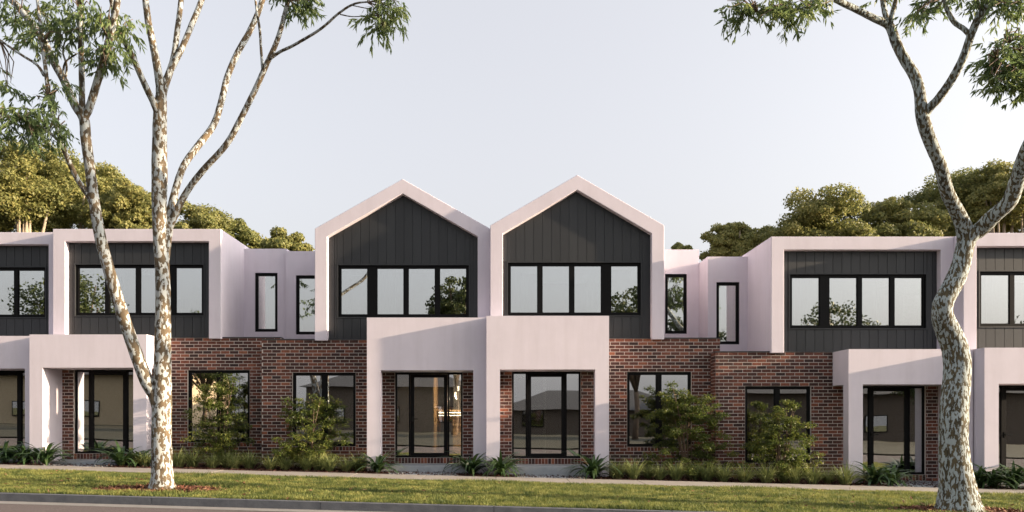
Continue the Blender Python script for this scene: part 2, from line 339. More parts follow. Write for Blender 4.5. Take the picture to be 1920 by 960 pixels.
def house(name, party, sg, DB, lev, kind, porch, label, wsh=0.0, uo=5.73, ub=6.0, setb=1.78, count_bricks=True, group=None):
    X = lambda u: party + sg*u
    Z = lambda r: CAMZ + lev + r
    DF = DB - 0.12; DP = DB - 0.85
    gx = X(2.9); gz = ground(gx)
    root = empty(name, (gx, DB, gz), label, 'house', group)
    gable = kind == 'gable'
    zt, zi = (4.93, 4.72) if gable else (4.92, 4.59)
    ff = 0.11 if sg < 0 else 0.0; UO = 4.49+ff; UI = 4.165+ff; ua = UO/2
    # upper portal frame, deep enough to be the side walls and roof of the upper storey
    if gable:
        poly = [(X(0.002),Z(1.99)),(X(0.002),Z(zt)),(X(ua),Z(6.23)),(X(UO),Z(zt)),(X(UO),Z(1.99)),(X(UI),Z(1.99)),(X(UI),Z(zi)),(X(ua),Z(5.845)),(X(0.33),Z(zi)),(X(0.33),Z(1.99))]
    else:
        poly = [(X(0.002),Z(1.99)),(X(0.002),Z(zt)),(X(UO),Z(zt)),(X(UO),Z(1.99)),(X(UI),Z(1.99)),(X(UI),Z(zi)),(X(0.33),Z(zi)),(X(0.33),Z(1.99))]
    pf = MB().prism(poly, DF, DF+6.5).build('portal_frame', M['render'], root, recalc=True)
    bv = pf.modifiers.new('soft_edges', 'BEVEL'); bv.width = 0.012; bv.segments = 2; bv.limit_method = 'ANGLE'
    # cladding
    w0, w1 = 0.51+wsh, 3.965+wsh; wz0, wz1 = 2.63, 4.0
    top = (lambda u: zi + (5.845-zi)*(1-abs(u-ua)/(ua-0.33))) if gable else (lambda u: zi)
    cb = MB(); yb = DF+0.19
    for a, b in ((0.331,w0),(w1,(UI-0.001))):
        cb.prism([(X(a),Z(2.03)),(X(b),Z(2.03)),(X(b),Z(top(b)-0.003)),(X(a),Z(top(a)-0.003))], yb, yb+0.16)
    cb.box(X(w0), X(w1), yb, yb+0.16, Z(2.03), Z(wz0))
    if gable: cb.prism([(X(w0),Z(wz1)),(X(w1),Z(wz1)),(X(w1),Z(top(w1)-0.003)),(X(ua),Z(top(ua)-0.003)),(X(w0),Z(top(w0)-0.003))], yb, yb+0.16)
    else: cb.box(X(w0), X(w1), yb, yb+0.16, Z(wz1), Z(zi-0.003))
    clad = cb.build('cladding', M['flash'], root, recalc=True)
    edges = [0.331, 0.44]
    while edges[-1] + 0.23 < UI-0.065: edges.append(edges[-1]+0.23)
    edges.append((UI-0.001))
    def board(a, b, z0, zfun):
        a += 0.005; b -= 0.005
        pts = [(X(a),Z(z0)),(X(b),Z(z0)),(X(b),Z(zfun(b)))]
        if gable and a < ua < b and zfun is topf: pts.append((X(ua),Z(zfun(ua))))
        pts.append((X(a),Z(zfun(a))))
        MB().prism(pts, DF+0.17, DF+0.189).build('board', M['board'], clad, recalc=True)
    topf = lambda u: top(u) - 0.005
    for a, b in zip(edges[:-1], edges[1:]):
        segs = [(a,b)]
        for c in (w0-0.03, w1+0.03):
            segs = [t for s_ in segs for t in ([(s_[0],c),(c,s_[1])] if s_[0]+0.015 < c < s_[1]-0.015 else [s_])]
        for p, q in segs:
            if q > w0-0.029 and p < w1+0.029:
                board(p, q, 2.045, lambda u: wz0-0.03); board(p, q, wz1+0.03, topf)
            else: board(p, q, 2.045, topf)
    # trim round the upper window, window, curtains
    tr = MB(); ty0, ty1 = DF+0.150, DF+0.30
    tr.box(X(w0-0.028), X(w1+0.028), ty0, ty1, Z(wz1), Z(wz1+0.028)); tr.box(X(w0-0.028), X(w1+0.028), ty0, ty1, Z(wz0-0.028), Z(wz0))
    tr.box(X(w0-0.028), X(w0), ty0, ty1, Z(wz0), Z(wz1)); tr.box(X(w1), X(w1+0.028), ty0, ty1, Z(wz0), Z(wz1))
    tr.build('window_trim', M['board'], root)
    p0 = [(0.06,0.78),(0.89,1.61),(1.72,2.44),(2.68,3.395)]
    window(root, 'upper_window', X, w0, w1, Z(wz0), Z(wz1), DF+0.20, [(w0+a, w0+b) for a,b in p0])
    for a, b in ((0.35,1.0),(2.55,3.1)) if gable else ((0.9,1.5),(3.2,3.9)):
        cm = MB(); n = int((b-a)/0.035)
        for i in range(n):
            pa, pb = a+(b-a)*i/n, a+(b-a)*(i+1)/n
            ya, yb_ = DF+0.52+0.03*math.sin(i*1.3), DF+0.52+0.03*math.sin((i+1)*1.3)
            cm.add([(X(pa),ya,Z(2.2)),(X(pb),yb_,Z(2.2)),(X(pb),yb_,Z(4.3)),(X(pa),ya,Z(4.3))],[(0,1,2,3)])
        cm.build('curtain', M['curtain'], root, smooth=True)
    rb = random.Random(int(DB*100))
    for k, (a, b) in enumerate(p0):                       # roller blinds at different heights
        dr = rb.choice((0.0, 0.0, 0.25, 0.5, 0.9, 0.15))
        if dr: MB().box(X(w0+a-0.03), X(w0+b+0.03), DF+0.36, DF+0.366, Z(wz1-dr), Z(wz1+0.1)).build('roller_blind', M['curtain'], root)
    # set-back upper wall with its narrow window
    ys = DF + setb; v0, v1 = (5.0+ff*0.35,5.63+ff*0.35) if gable else (4.8+ff*0.2,5.46)
    sw = MB(); wall_with_holes(sw, X, (UO+0.002), uo, Z(1.90), Z(4.80), ys, ys+0.25, [(v0,v1,Z(2.38),Z(4.10))])
    sw.box(X(uo-0.2), X(uo), ys+0.25, DB+6.3, Z(1.90), Z(4.80)); sw.box(X((UO+0.002)), X(uo-0.2), ys+0.25, DB+6.3, Z(4.40), Z(4.55))
    sw.build('side_wall', M['render'], root)
    window(root, 'narrow_window', X, v0+0.002, v1-0.002, Z(2.382), Z(4.098), ys+0.03, [(v0+0.07,v1-0.07)], 0.07)
    # porch
    a, b = porch; pt = 2.495 if gable else 2.02; so = 1.167
    pb = MB(); pb.box(X(a), X(b), DP, DB-0.004, Z(so), Z(pt))
    pb.box(X(a), X(a+0.335), DP, DB-0.004, gz-0.3, Z(so)-0.0005); pb.box(X(b-0.343), X(b), DP, DP+0.28, gz-0.3, Z(so)-0.0005)
    po = pb.build('porch', M['render'], root)
    # brick wall
    d0 = a+0.645; d1 = d0+1.785; dz0 = -1.085; g0, g1, gz0, gz1 = 3.55, 5.22, -0.79, 1.16
    zb = gz-0.25
    holes = [(d0,d1,Z(dz0),Z(so)),(g0,g1,Z(gz0),Z(gz1))]
    mw = MB(); wall_with_holes(mw, X, 0.03, ub, zb, Z(2.02), DB, DB+0.22, holes)
    near_end = sg < 0
    if near_end: mw.box(X(ub-0.24), X(ub), DB+0.22, DB+0.425, zb, Z(2.02))
    wall = mw.build('brick_wall', M['sand'], root)
    cells = []; H = 0.073; P = 0.240; C = 0.086
    def put(u, z, L, h=H): cells.append((u, z, L, h))
    row = 0; z = Z(2.02) - C/2
    sill_h = 0.11
    while z > zb + 0.1:
        r = z - CAMZ - lev; off = 0 if row % 2 else P/2
        spans = [(2.2 if r > so else 0.05, ub)]
        cuts = []
        if r-H/2 < so+0.0 and r+H/2 > dz0-0.14: cuts.append((d0-0.005, d1+0.005))
        if r-H/2 < gz1 and r+H/2 > gz0-sill_h: cuts.append((g0-0.005, g1+0.005))
        for c0, c1 in cuts:
            spans = [t for s0, s1 in spans for t in ((s0, min(s1,c0)), (max(s0,c1), s1)) if t[1]-t[0] > 0.02]
        for s0, s1 in spans:
            k = math.floor((s0-off)/P)
            while off + k*P < s1:
                p, q = max(s0+0.002, off+k*P+0.0065), min(s1-0.002, off+(k+1)*P-0.0065); k += 1
                if q - p > 0.03: put((p+q)/2, z, q-p)
        z -= C; row += 1
    for s0, s1, zz in ((g0, g1, gz0-0.055), (d0, d1, dz0-0.075)):   # on-edge sill courses
        hh = 0.10 if s0 == g0 else 0.14; n = int(round((s1-s0)/0.086)); w = (s1-s0)/n
        for i in range(n): put(s0+w*(i+0.5), Z(zz), w-0.011, hh)
    def seen(c):
        u, z_, L, h = c; r = z_-CAMZ-lev
        if r > so: return u > b-0.05
        if u < b and (u < a+0.33 or u > b-0.2 or r < -1.25): return False
        return r > -1.2
    cells.sort(key=lambda c: (not seen(c), -min(c[2], 0.2), -c[1]))
    mx = 298 if count_bricks else 0
    o = ORG[wall.name]
    for u, z_, L, h in cells[:mx]:
        ob = bpy.data.objects.new('brick', brick_mesh(L, h)); col.objects.link(ob); ob.parent = wall
        ob.location = (X(u)-o.x, DB-0.005+random.uniform(-0.0015,0.0015)-o.y, z_-o.z)
    rest = MB()
    for u, z_, L, h in cells[mx:]:
        rest.box(X(u)-L/2, X(u)+L/2, DB-0.005+random.uniform(-0.0015,0.0015), DB+0.012, z_-h/2, z_+h/2)
    if near_end:
        row = 0; z = Z(2.02)-C/2
        while z > zb+0.1:
            for y0_, y1_ in (((DB+0.002,DB+0.222),(DB+0.232,DB+0.42)) if row % 2 else ((DB+0.002,DB+0.105),(DB+0.115,DB+0.335),(DB+0.345,DB+0.42))):
                xo = X(ub); rest.box(xo-0.009, xo+0.012, y0_, y1_, z-H/2, z+H/2)
            z -= C; row += 1
    if rest.v: tag(rest.build('brick_course', M['brick'], wall), kind='stuff')
    # dark cap over the brick
    fl = MB(); fl.box(X(b-0.1 if not gable else 2.6), X(UI-0.002), DB-0.018, DB+0.06, Z(2.021), Z(2.045)); fl.box(X(UO+0.003), X(ub+0.01), DB-0.018, DB+0.24, Z(2.021), Z(2.045))
    fl.build('flashing', M['flash'], root)
    # ground floor window, door
    mid = (g0+g1)/2
    window(root, 'ground_window', X, g0, g1, Z(gz0), Z(gz1), DB+0.05, [(g0+0.06,mid-0.06),(mid+0.06,g1-0.06)], 0.06)
    fr = window(root, 'door_frame', X, d0, d1, Z(dz0), Z(so)-0.001, DB+0.05, [(d0+0.03,d0+0.375),(d0+1.41,d1-0.03)], 0.04, opens=[(d0+0.40,d0+1.385)])
    l0, l1, lz0, lz1 = d0+0.405, d0+1.38, Z(dz0)+0.043, Z(so)-0.045
    dm = MB(); y0 = DB+0.06
    dm.box(X(l0), X(l1), y0, y0+0.045, lz1-0.09, lz1); dm.box(X(l0), X(l1), y0, y0+0.045, lz0, lz0+0.08)
    dm.box(X(l0), X(l0+0.095), y0+0.001, y0+0.044, lz0+0.08, lz1-0.09); dm.box(X(l1-0.095), X(l1), y0+0.001, y0+0.044, lz0+0.08, lz1-0.09)
    door = dm.build('door', M['black'], root)
    MB().box(X(l0+0.095), X(l1-0.095), y0+0.018, y0+0.026, lz0+0.08, lz1-0.09).build('pane', M['glass'], door)
    hu = l0+0.05 if sg > 0 else l1-0.05; hd = 1 if sg > 0 else -1
    hb = MB(); hz = Z(dz0)+1.02; hb.box(X(hu)-0.02, X(hu)+0.02, y0-0.012, y0, hz-0.07, hz+0.07)
    hb.box(X(hu)-0.01, X(hu)+0.01, y0-0.05, y0-0.012, hz-0.01, hz+0.01); hb.box(X(hu)-0.012, X(hu)+0.14, y0-0.066, y0-0.05, hz-0.011, hz+0.011)
    hb.build('handle', M['handle'], door)
    # step in front of the door
    st = MB(); st.box(X(a+0.337), X(b-0.345), DB-0.93, DB-0.012, gz-0.2, Z(dz0)-0.155); st.build('entry_step', M['step'], root)
    # rooms behind the glass
    sl = MB(); sl.box(X(0.1), X(5.64), DB+0.222, DB+6.3, gz-0.2, Z(-1.10)); sl.box(X(0.34), X(5.64 if uo < 5.9 else 5.7), DB+0.222, DB+6.3, Z(1.32), Z(1.92))
    sl.build('floor_slab', M['floor'], root)
    iw = MB(); iw.box(X(0.0), X(0.1), DB+0.222, DB+6.3, gz-0.2, Z(1.90)); iw.box(X(5.52), X(5.64), DB+0.45, DB+6.3, Z(-1.10), Z(1.32))
    iw.box(X(0.1), X(5.52), DB+6.1, DB+6.28, Z(-1.1), Z(1.32)); iw.box(X(0.34), X(5.45), DB+6.1, DB+6.28, Z(1.93), Z(4.39))
    iw.box(X(0.34), X(UI-0.005), DB+3.0, DB+3.1, Z(1.93), Z(4.45))
    iw.box(X(b+0.1), X(b+0.2), DB+0.23, DB+3.6, Z(-1.1), Z(1.31))
    iw.box(X(b+0.2), X(5.5), DB+3.6, DB+3.7, Z(-1.1), Z(1.31))
    iw.box(X(0.1), X(1.2), DB+3.4, DB+3.5, Z(-1.1), Z(1.31))
    iw.build('inner_wall', M['inner'], root)
    if gable: MB().box(X(0.34), X(UI-0.005), DB+0.3, DB+6.3, Z(4.5), Z(4.56)).build('ceiling', M['inner'], root)
    return root, X, Z, dict(DB=DB, DF=DF, a=a, b=b, d0=d0, d1=d1, dz0=dz0, so=so, gz=gz)

PA, PB_, PC = -11.95, -0.262, 11.42
LEFT, MID, RIGHT = 'flat-topped rendered townhouses', 'gabled rendered townhouses', 'flat-topped rendered townhouses'
H0 = house('townhouse', PA, -1, 19.98, 0.09, 'flat', (0.16,3.05), 'flat-topped white townhouse with shaded fascia, set back beside the one behind the forked tree', count_bricks=False)
H1 = house('townhouse', PA, 1, 19.63, 0.09, 'flat', (-0.15,2.86), 'flat-topped white townhouse with brick wing right behind the forked pale-barked tree', ub=6.05)
H2 = house('townhouse', PB_, -1, 19.27, 0.0, 'gable', (0.085,3.10), 'gabled white townhouse with shaded porch and a lit wardrobe behind its glass door', wsh=0.06, uo=5.955, ub=6.025, setb=2.05)
H3 = house('townhouse', PB_, 1, 18.95, 0.0, 'gable', (-0.08,2.957), 'gabled white townhouse standing forward of its gabled twin, with a sunlit porch', wsh=-0.05, uo=5.975, ub=5.96, setb=2.17)
H4 = house('townhouse', PC, -1, 18.51, -0.39, 'flat', (0.0,3.0), 'flat-topped white townhouse with brick wing next to the S-bent tree trunk', wsh=0.1, uo=5.70, ub=5.966, setb=1.76)
H5 = house('townhouse', PC, 1, 18.14, -0.39, 'flat', (0.04,3.0), 'flat-topped white townhouse standing forward beyond the S-bent trunk, its brown cladding sunlit', count_bricks=False)

# wardrobe and lamps in the hall of the gabled house with the shaded porch
root, X, Z, d = H2
wx = lambda u: X(d['d0']+u)
w = empty('wardrobe', (wx(0.35), d['DB']+2.2, Z(-1.1)), 'open timber wardrobe with lit shelves and hanging clothes behind the glass door', 'wardrobe')
y = d['DB']+1.9
wb = MB(); wb.box(wx(-0.1), wx(-0.05), y, y+0.6, Z(-1.09), Z(0.2)); wb.box(wx(0.86), wx(0.92), y-0.2, y+0.6, Z(-1.09), Z(1.2)); wb.box(wx(-0.05), wx(0.86), y+0.56, y+0.6, Z(-1.09), Z(0.2)); wb.box(wx(-0.05), wx(0.86), y, y+0.56, Z(0.16), Z(0.2))
wb.build('carcass', M['warm'], w)
MB().box(wx(-0.04), wx(0.80), y+0.01, y+0.04, Z(0.10), Z(0.13)).build('light_strip', M['lamp'], w)
MB().box(wx(-0.04), wx(0.80), y+0.01, y+0.04, Z(0.02), Z(0.045)).build('light_strip', M['lamp'], w)
for i in range(5):
    u = 0.44+i*0.07; cm = MB(); cm.prism([(wx(u)-0.03,Z(-0.9)),(wx(u)+0.03,Z(-0.9)),(wx(u)+0.022,Z(-0.15)),(wx(u),Z(-0.08)),(wx(u)-0.022,Z(-0.15))], y+0.05, y+0.5)
    cm.build('hanging_garment', M['cloth'], w)
pd = empty('pendant_lamp', (wx(0.18), d['DB']+1.2, Z(1.30)), 'lit glass pendant lamp hanging behind the sidelight of the shaded porch door', 'lamp')
for i, (dx, l) in enumerate(((0.0,0.45),(0.10,0.3),(-0.09,0.62))):
    t = MB(); p = Vector((wx(0.18)+dx, d['DB']+1.2+0.06*i, Z(1.30)))
    t.tube([p, p-Vector((0,0,l))], [0.006,0.006], 6); c = t.build('cord', M['black'], pd)
    MB().tube([p-Vector((0,0,l)), p-Vector((0,0,l+0.13))], [0.022,0.022], 8).build('bulb_tube', M['lamp'], pd)
pl_d = bpy.data.lights.new('hall_light','POINT'); pl_d.energy = 55; pl_d.color = (1.0,0.76,0.5); pl_d.shadow_soft_size = 0.03
pl = bpy.data.objects.new('hall_light', pl_d); col.objects.link(pl); pl.location = (wx(0.25), d['DB']+1.2, Z(0.5))
# ceiling lamp in the sunlit-porch hall
root, X, Z, d = H3
wx = lambda u: X(d['d0']+u)
cl = empty('ceiling_lamp', (wx(0.6), d['DB']+1.6, Z(1.30)), 'lit bar lamp on the hall ceiling behind the sunlit porch door', 'lamp')
MB().box(wx(0.45), wx(0.85), d['DB']+1.6, d['DB']+1.7, Z(1.27), Z(1.319)).build('housing', M['black'], cl)
MB().box(wx(0.46), wx(0.84), d['DB']+1.605, d['DB']+1.695, Z(1.255), Z(1.269)).build('diffuser', M['lamp'], cl)
hu = empty('hall_unit', (wx(0.6), d['DB']+2.8, Z(-1.1)), 'pale hall cabinet with open shelves behind the sunlit porch door', 'cabinet')
hb = MB(); y = d['DB']+2.6
for zz in (-1.08,-0.55,-0.1,0.3): hb.box(wx(0.45), wx(0.95), y, y+0.4, Z(zz), Z(zz+0.04))
hb.build('shelf_set', M['curtain'], hu)
MB().box(wx(0.97), wx(1.05), y, y+0.42, Z(-1.09), Z(1.31)).build('side_panel', M['curtain'], hu)

# ---------------------------------------------------------------- entry paths
for Hh in (H0,H1,H2,H3,H4,H5):
    root, X, Z, d = Hh
    xa, xb = sorted((X(d['d0']+0.1), X(d['d1']-0.1)))
    mb = MB(); z = max(ground(xa), ground(xb))+0.006
    mb.add([(xa,d['DB']-0.85,ground(xa)+0.01),(xb,d['DB']-0.85,ground(xb)+0.01),(xb,street(17.30,xb),ground(xb)+0.01),(xa,street(17.30,xa),ground(xa)+0.01)],[(0,3,2,1)])
    tag(mb.build('entry_path', M['step']), kind='structure')

# ---------------------------------------------------------------- big street trees
def limbs(spec, scale_px, d0, mb):
    """spec: list of (points) where a point is (px, py, radius_px, depth offset)"""
    for pts in spec:
        P = []
        for px, py, r, dd in pts:
            p = W(px, py, d0+dd); P.append((p.x, p.y, p.z, r/F*(d0+dd)))
        S = spline(P, 5)
        mb.tube([q[:3] for q in S], [max(q[3],0.004) for q in S], 12 if pts[0][2] > 6 else 7, 0.06)

def hang_leaves(clusters, d0, n_per, L=(0.10,0.17), droop=1.0):
    out = []
    for px, py, rpx, dd, nn in clusters:
        c = W(px, py, d0+dd); R = rpx/F*(d0+dd)
        n = int(n_per*nn); ns = max(3, n//14)
        sp = unit(RNG.normal(size=(ns,3)))*(RNG.random((ns,1))**0.5)*R*np.array([1,1,0.85]) + np.array(c)   # sprigs
        idx = RNG.integers(0, ns, n)
        sd = unit(RNG.normal(size=(ns,3))*np.array([0.8,0.8,0.25]) + np.array([0,0,-0.55*droop]))
        t = RNG.random((n,1))
        P = sp[idx] + sd[idx]*t*0.32
        D = unit(sd[idx]*0.7 + RNG.normal(size=(n,3))*0.45 + np.array([0,0,-0.7*droop]))
        out.append(leaves(P, D, RNG.normal(size=(n,3)), RNG.uniform(L[0],L[1],n), RNG.uniform(0.022,0.036,n)))
    return np.concatenate(out)
def finish_leaves(name, P, m, parent):
    o = np.array(ORG[parent.name]); return link(name, quads_mesh(name, P - o), m, parent)
def twigs(mb, clusters, d0, frm, k=5):
    for (px,py,r,dd,nn),(fx,fy,fd) in zip(clusters, frm):
        a = W(fx,fy,d0+fd)
        for i in range(k):
            b = W(px+random.uniform(-.7,.7)*r, py+random.uniform(-.7,.6)*r, d0+dd+random.uniform(-.4,.4))
            m_ = (a+b)/2 + Vector((random.uniform(-.1,.1),random.uniform(-.1,.1),random.uniform(0,.15)))
            mb.tube([a,m_,b],[0.013,0.009,0.004],5)

DL = 13.25
base = W(304,917,DL)
tl = empty('gum_tree', (base.x, base.y, ground(base.x)), 'tall forked gum tree with white and tan patchy bark on the verge', 'tree')
trunkA = [[(304,930,27,0),(304,915,25,0),(304,895,20,0),(303,850,18.5,0),(303,800,18,0),(304,745,17,0),(305,690,15.5,0),(305,633,14.5,0),(306,575,13.5,0),(305,520,13,0),(301,460,12.5,0),(299,400,13,0.0),(299,340,14,0.05),(299,275,13,0.1),(300,215,12,0.1),(302,175,9.5,0.1),(298,145,7.5,0.1),(288,90,6.5,0.05),(278,40,6,0),(271,-15,5.5,-0.1),(262,-110,4,-0.3),(255,-220,2,-0.5)],
 [(303,770,15,0),(290,738,13.5,-0.02),(274,712,12.5,-0.08),(251,651,11.5,-0.2),(225,575,11,-0.35),(204,505,10.5,-0.5),(187,440,10.3,-0.6),(177,380,9.5,-0.7),(169,320,9.2,-0.75),(161,260,9.2,-0.8),(157,222,9,-0.8),(142,200,7.5,-0.75),(122,155,7,-0.6),(100,115,6.8,-0.4),(75,65,6.5,-0.2),(40,20,6,0),(15,-15,5.5,0.2),(-40,-110,3,0.5)],
 [(157,222,7,-0.8),(154,190,5.5,-0.85),(153,125,5.2,-0.9),(151,50,5,-1.0),(149,-10,4.6,-1.1),(140,-120,2.5,-1.2)],
 [(159,220,7,-0.8),(168,200,6.8,-0.85),(185,145,6.8,-1.0),(202,85,6.5,-1.2),(215,30,6,-1.3),(222,-12,5.5,-1.4),(240,-120,3,-1.6)],
 [(176,385,6,-0.7),(163,362,5.5,-0.75),(142,330,5,-0.9),(120,280,4.6,-1.1),(107,240,4.2,-1.2),(93,185,4,-1.2),(85,125,3.6,-1.1),(79,80,3.2,-1.0),(70,0,2.6,-0.9),(60,-60,2,-0.8)],
 [(83,142,3,-1.1),(70,122,2.6,-1.1),(45,106,2.4,-1.0),(18,88,2.2,-0.9),(-10,68,2,-0.8)],
 [(108,262,3,-1.15),(95,250,2.8,-1.2),(75,238,2.7,-1.4),(45,225,2.5,-1.6),(20,218,2.4,-1.7),(-12,210,2.2,-1.8)],
 [(38,223,2.2,-1.6),(15,235,2,-1.5),(0,245,1.8,-1.5),(-10,262,1.6,-1.5)],
 [(300,225,8,0.1),(290,197,6.3,0.0),(272,160,5.6,-0.2),(250,110,5.2,-0.4),(230,70,4.8,-0.6),(218,40,4.4,-0.7),(205,-15,3.6,-0.9)],
 [(302,185,8,0.1),(310,158,7,0.15),(325,112,5.8,0.3),(332,60,5,0.4),(340,-5,4.6,0.5),(345,-90,3,0.6)],
 [(316,140,5.5,0.2),(340,92,5.4,0.35),(360,45,5.2,0.6),(380,-5,5,0.8),(410,-100,3,1.1)],
 [(305,520,9,0.0),(309,470,10,0.05),(314,430,9.5,0.1),(318,405,8,0.15),(330,352,6.5,0.3),(345,310,6.2,0.4),(370,275,6.2,0.6),(400,235,6,0.8),(415,190,5.9,0.9),(426,145,5.7,1.0),(445,100,5.6,1.1),(470,55,5.3,1.2),(492,0,5,1.3),(510,-80,3.5,1.5)],
 [(315,430,7.5,0.1),(328,402,6.6,0.1),(350,360,6,0.05),(380,320,5.8,-0.1),(425,270,5.6,-0.3),(455,215,5.4,-0.4),(480,165,5.2,-0.5),(500,120,5,-0.6),(520,75,4.6,-0.7),(537,15,4.2,-0.8),(548,-40,3,-0.9)],
 [(506,110,3.2,-0.65),(525,97,2.9,-0.7),(550,85,2.8,-0.9),(600,55,2.6,-1.2),(635,25,2.3,-1.4),(665,7,1.9,-1.6),(700,3,1.3,-1.7)],
 [(493,133,3,-0.55),(490,100,2.6,-0.5),(487,55,2.4,-0.4),(482,25,2.2,-0.4),(478,-10,2,-0.3)],
 [(638,27,1.2,-1.4),(660,31,1.0,-1.5),(690,30,0.8,-1.6)], [(660,10,1.0,-1.55),(690,16,0.9,-1.65),(715,18,.6,-1.7)],
 [(120,160,2.2,-0.6),(125,125,2,-0.7),(118,95,1.6,-0.8),(128,60,1.2,-0.9)], [(118,150,2,-0.7),(122,118,1.8,-0.7),(145,100,1.4,-0.8)]]
mb = MB(); limbs(trunkA, 1, DL, mb); mb.build('trunk', M['bark_a'], tl, smooth=True)
LC = [(40,30,42,0.2,1),(95,55,38,-0.9,0.9),(85,15,35,-.7,.9),(135,40,36,-1,1),(185,30,40,-1.3,1.1),(215,75,32,-1.2,.9),(235,45,24,-.9,.7),(190,100,26,-1.1,.7),(60,70,24,-.6,.6),(205,115,16,-1.1,.4),(100,165,26,-1.2,.6),(8,165,22,-.9,.5),(35,215,34,-1.6,.9),(75,225,36,-1.5,1),(60,255,26,-1.5,.7),(110,235,24,-1.2,.6),(85,190,24,-1.2,.5),(5,215,26,-1.7,.6),
      (722,25,32,-1.7,1.2),(712,50,18,-1.7,.45),(735,5,22,-1.7,.7),(560,8,16,-.8,.5),(575,0,14,-.8,.4),(545,-15,28,-.8,.8),(20,5,30,.3,.8),(150,0,40,-1.1,1)]
LF = [(40,20,0),(79,80,-1),(75,65,-.2),(151,60,-1),(205,75,-1.2),(205,80,-1.2),(225,60,-.7),(195,105,-1.1),(75,65,-.2),(200,90,-1.2),(93,185,-1.2),(0,75,-.8),(45,225,-1.6),(90,246,-1.2),(45,225,-1.6),(107,240,-1.2),(93,185,-1.2),(0,212,-1.8),(690,5,-1.7),(690,30,-1.6),(700,3,-1.7),(540,0,-.8),(540,0,-.8),(540,-10,-.8),(20,-5,.2),(151,20,-1)]
mb = MB(); twigs(mb, LC, DL, LF); tag(mb.build('twigs', M['twig'], tl), kind='stuff')
TOP = [(x_, y_, 70, z_, 1.0) for x_, y_, z_ in ((-60,-140,.5),(60,-150,-.6),(150,-170,-1.2),(250,-170,-1.4),(340,-160,.5),(420,-160,1.1),(520,-140,1.4),(570,-110,-.8),(0,-260,0),(130,-290,-1),(260,-300,.5),(390,-280,1),(480,-250,.2),(-90,-30,.4),(-60,120,-1),(-60,230,-1.8))]
finish_leaves('crown', hang_leaves(LC+TOP, DL, 340), M['leaf_gum'], tl)

DR = 12.3
base = W(1798,955,DR)
trr = empty('gum_tree', (base.x, base.y, ground(base.x)), 'stout S-bent gum tree with grey flaky bark on the verge', 'tree')
trunkB = [[(1799,975,52,0),(1798,957,43,0),(1796,923,33.5,0),(1793,890,29.5,0),(1788,840,25.5,0),(1788,790,25,0),(1791,740,24.3,0.05),(1795,690,23.5,0.1),(1791,655,23,0.12),(1778,622,21.5,0.1),(1768,595,19,0.05),(1768,570,17.5,0),(1780,545,17.3,0),(1793,520,17,0),(1802,495,16,0),(1808,468,15.5,0),(1812,447,15.5,0),(1805,420,13.5,-0.05),(1795,398,12.5,-0.1),(1776,360,11.5,-0.25),(1763,310,11,-0.4),(1746,270,11,-0.5),(1730,222,11.5,-0.6),(1725,178,9.8,-0.6),(1716,145,9.5,-0.55),(1695,110,9,-0.5),(1680,80,8.5,-0.45),(1667,48,8,-0.4),(1640,35,6.2,-0.5),(1600,15,5.8,-0.7),(1565,-2,5.4,-0.9),(1500,-40,4,-1.2),(1430,-60,2,-1.4)],
 [(1669,52,6,-.4),(1661,30,5,-.3),(1655,0,4.6,-.2),(1640,-100,3,0)], [(1668,52,6,-.4),(1673,25,4.4,-.5),(1681,-5,4,-.6),(1700,-90,2.5,-.9)],
 [(1730,226,9,-.6),(1740,206,8.2,-.65),(1760,184,7.8,-.8),(1785,148,7.5,-1),(1806,108,7.3,-1.2),(1822,62,7,-1.3),(1840,25,6.8,-1.4),(1868,-2,6.4,-1.5),(1930,-70,4,-1.8)],
 [(1821,68,5,-1.3),(1808,55,4.6,-1.25),(1790,42,4.4,-1.1),(1777,20,4.2,-1.0),(1771,-5,4,-.9),(1760,-90,2.5,-.6)],
 [(1812,455,14,0),(1822,440,14.5,-.05),(1838,430,14.5,-.1),(1862,406,14,-.3),(1893,377,13.5,-.5),(1909,333,13,-.7),(1921,293,12.5,-.9),(1945,240,11,-1.2),(1990,150,8,-1.5),(2020,20,5,-1.7)],
 [(1960,205,4,-1.3),(1930,165,2.6,-1.5),(1900,130,1.8,-1.7),(1870,110,1.1,-1.8)], [(1965,190,4,-1.3),(1940,120,2.4,-1.5),(1915,95,1.5,-1.6),(1890,80,1,-1.7)],
 [(1565,0,2.2,-.9),(1520,12,1.5,-1.1),(1480,18,1.2,-1.2),(1420,22,.8,-1.3)], [(1868,0,2,-1.5),(1895,6,1.4,-1.4),(1915,8,1,-1.4)]]
mb = MB(); limbs(trunkB, 1, DR, mb); mb.build('trunk', M['bark_b'], trr, smooth=True)
RC = [(1375,8,20,-1.3,.6),(1405,16,26,-1.3,.9),(1440,12,30,-1.3,1),(1475,18,30,-1.2,1),(1510,12,28,-1.1,.9),(1540,-5,24,-1,.8),(1735,8,18,-.8,.6),(1722,28,14,-.9,.4),(1755,0,20,-.8,.5),(1830,-5,18,-1.3,.4),(1880,5,24,-1.5,.7),(1905,3,20,-1.5,.6),(1860,-8,22,-1.5,.6),(1800,-6,16,-1.1,.4),(1655,-4,12,-.2,.25),
      (1870,95,20,-1.8,.6),(1895,80,24,-1.7,.8),(1860,115,16,-1.8,.5),(1885,125,28,-1.7,1.1),(1915,100,30,-1.6,1.1),(1872,145,18,-1.8,.6),(1900,150,24,-1.7,.8),(1925,140,28,-1.6,.9),(1910,60,18,-1.6,.4),(1925,165,18,-1.6,.4)]
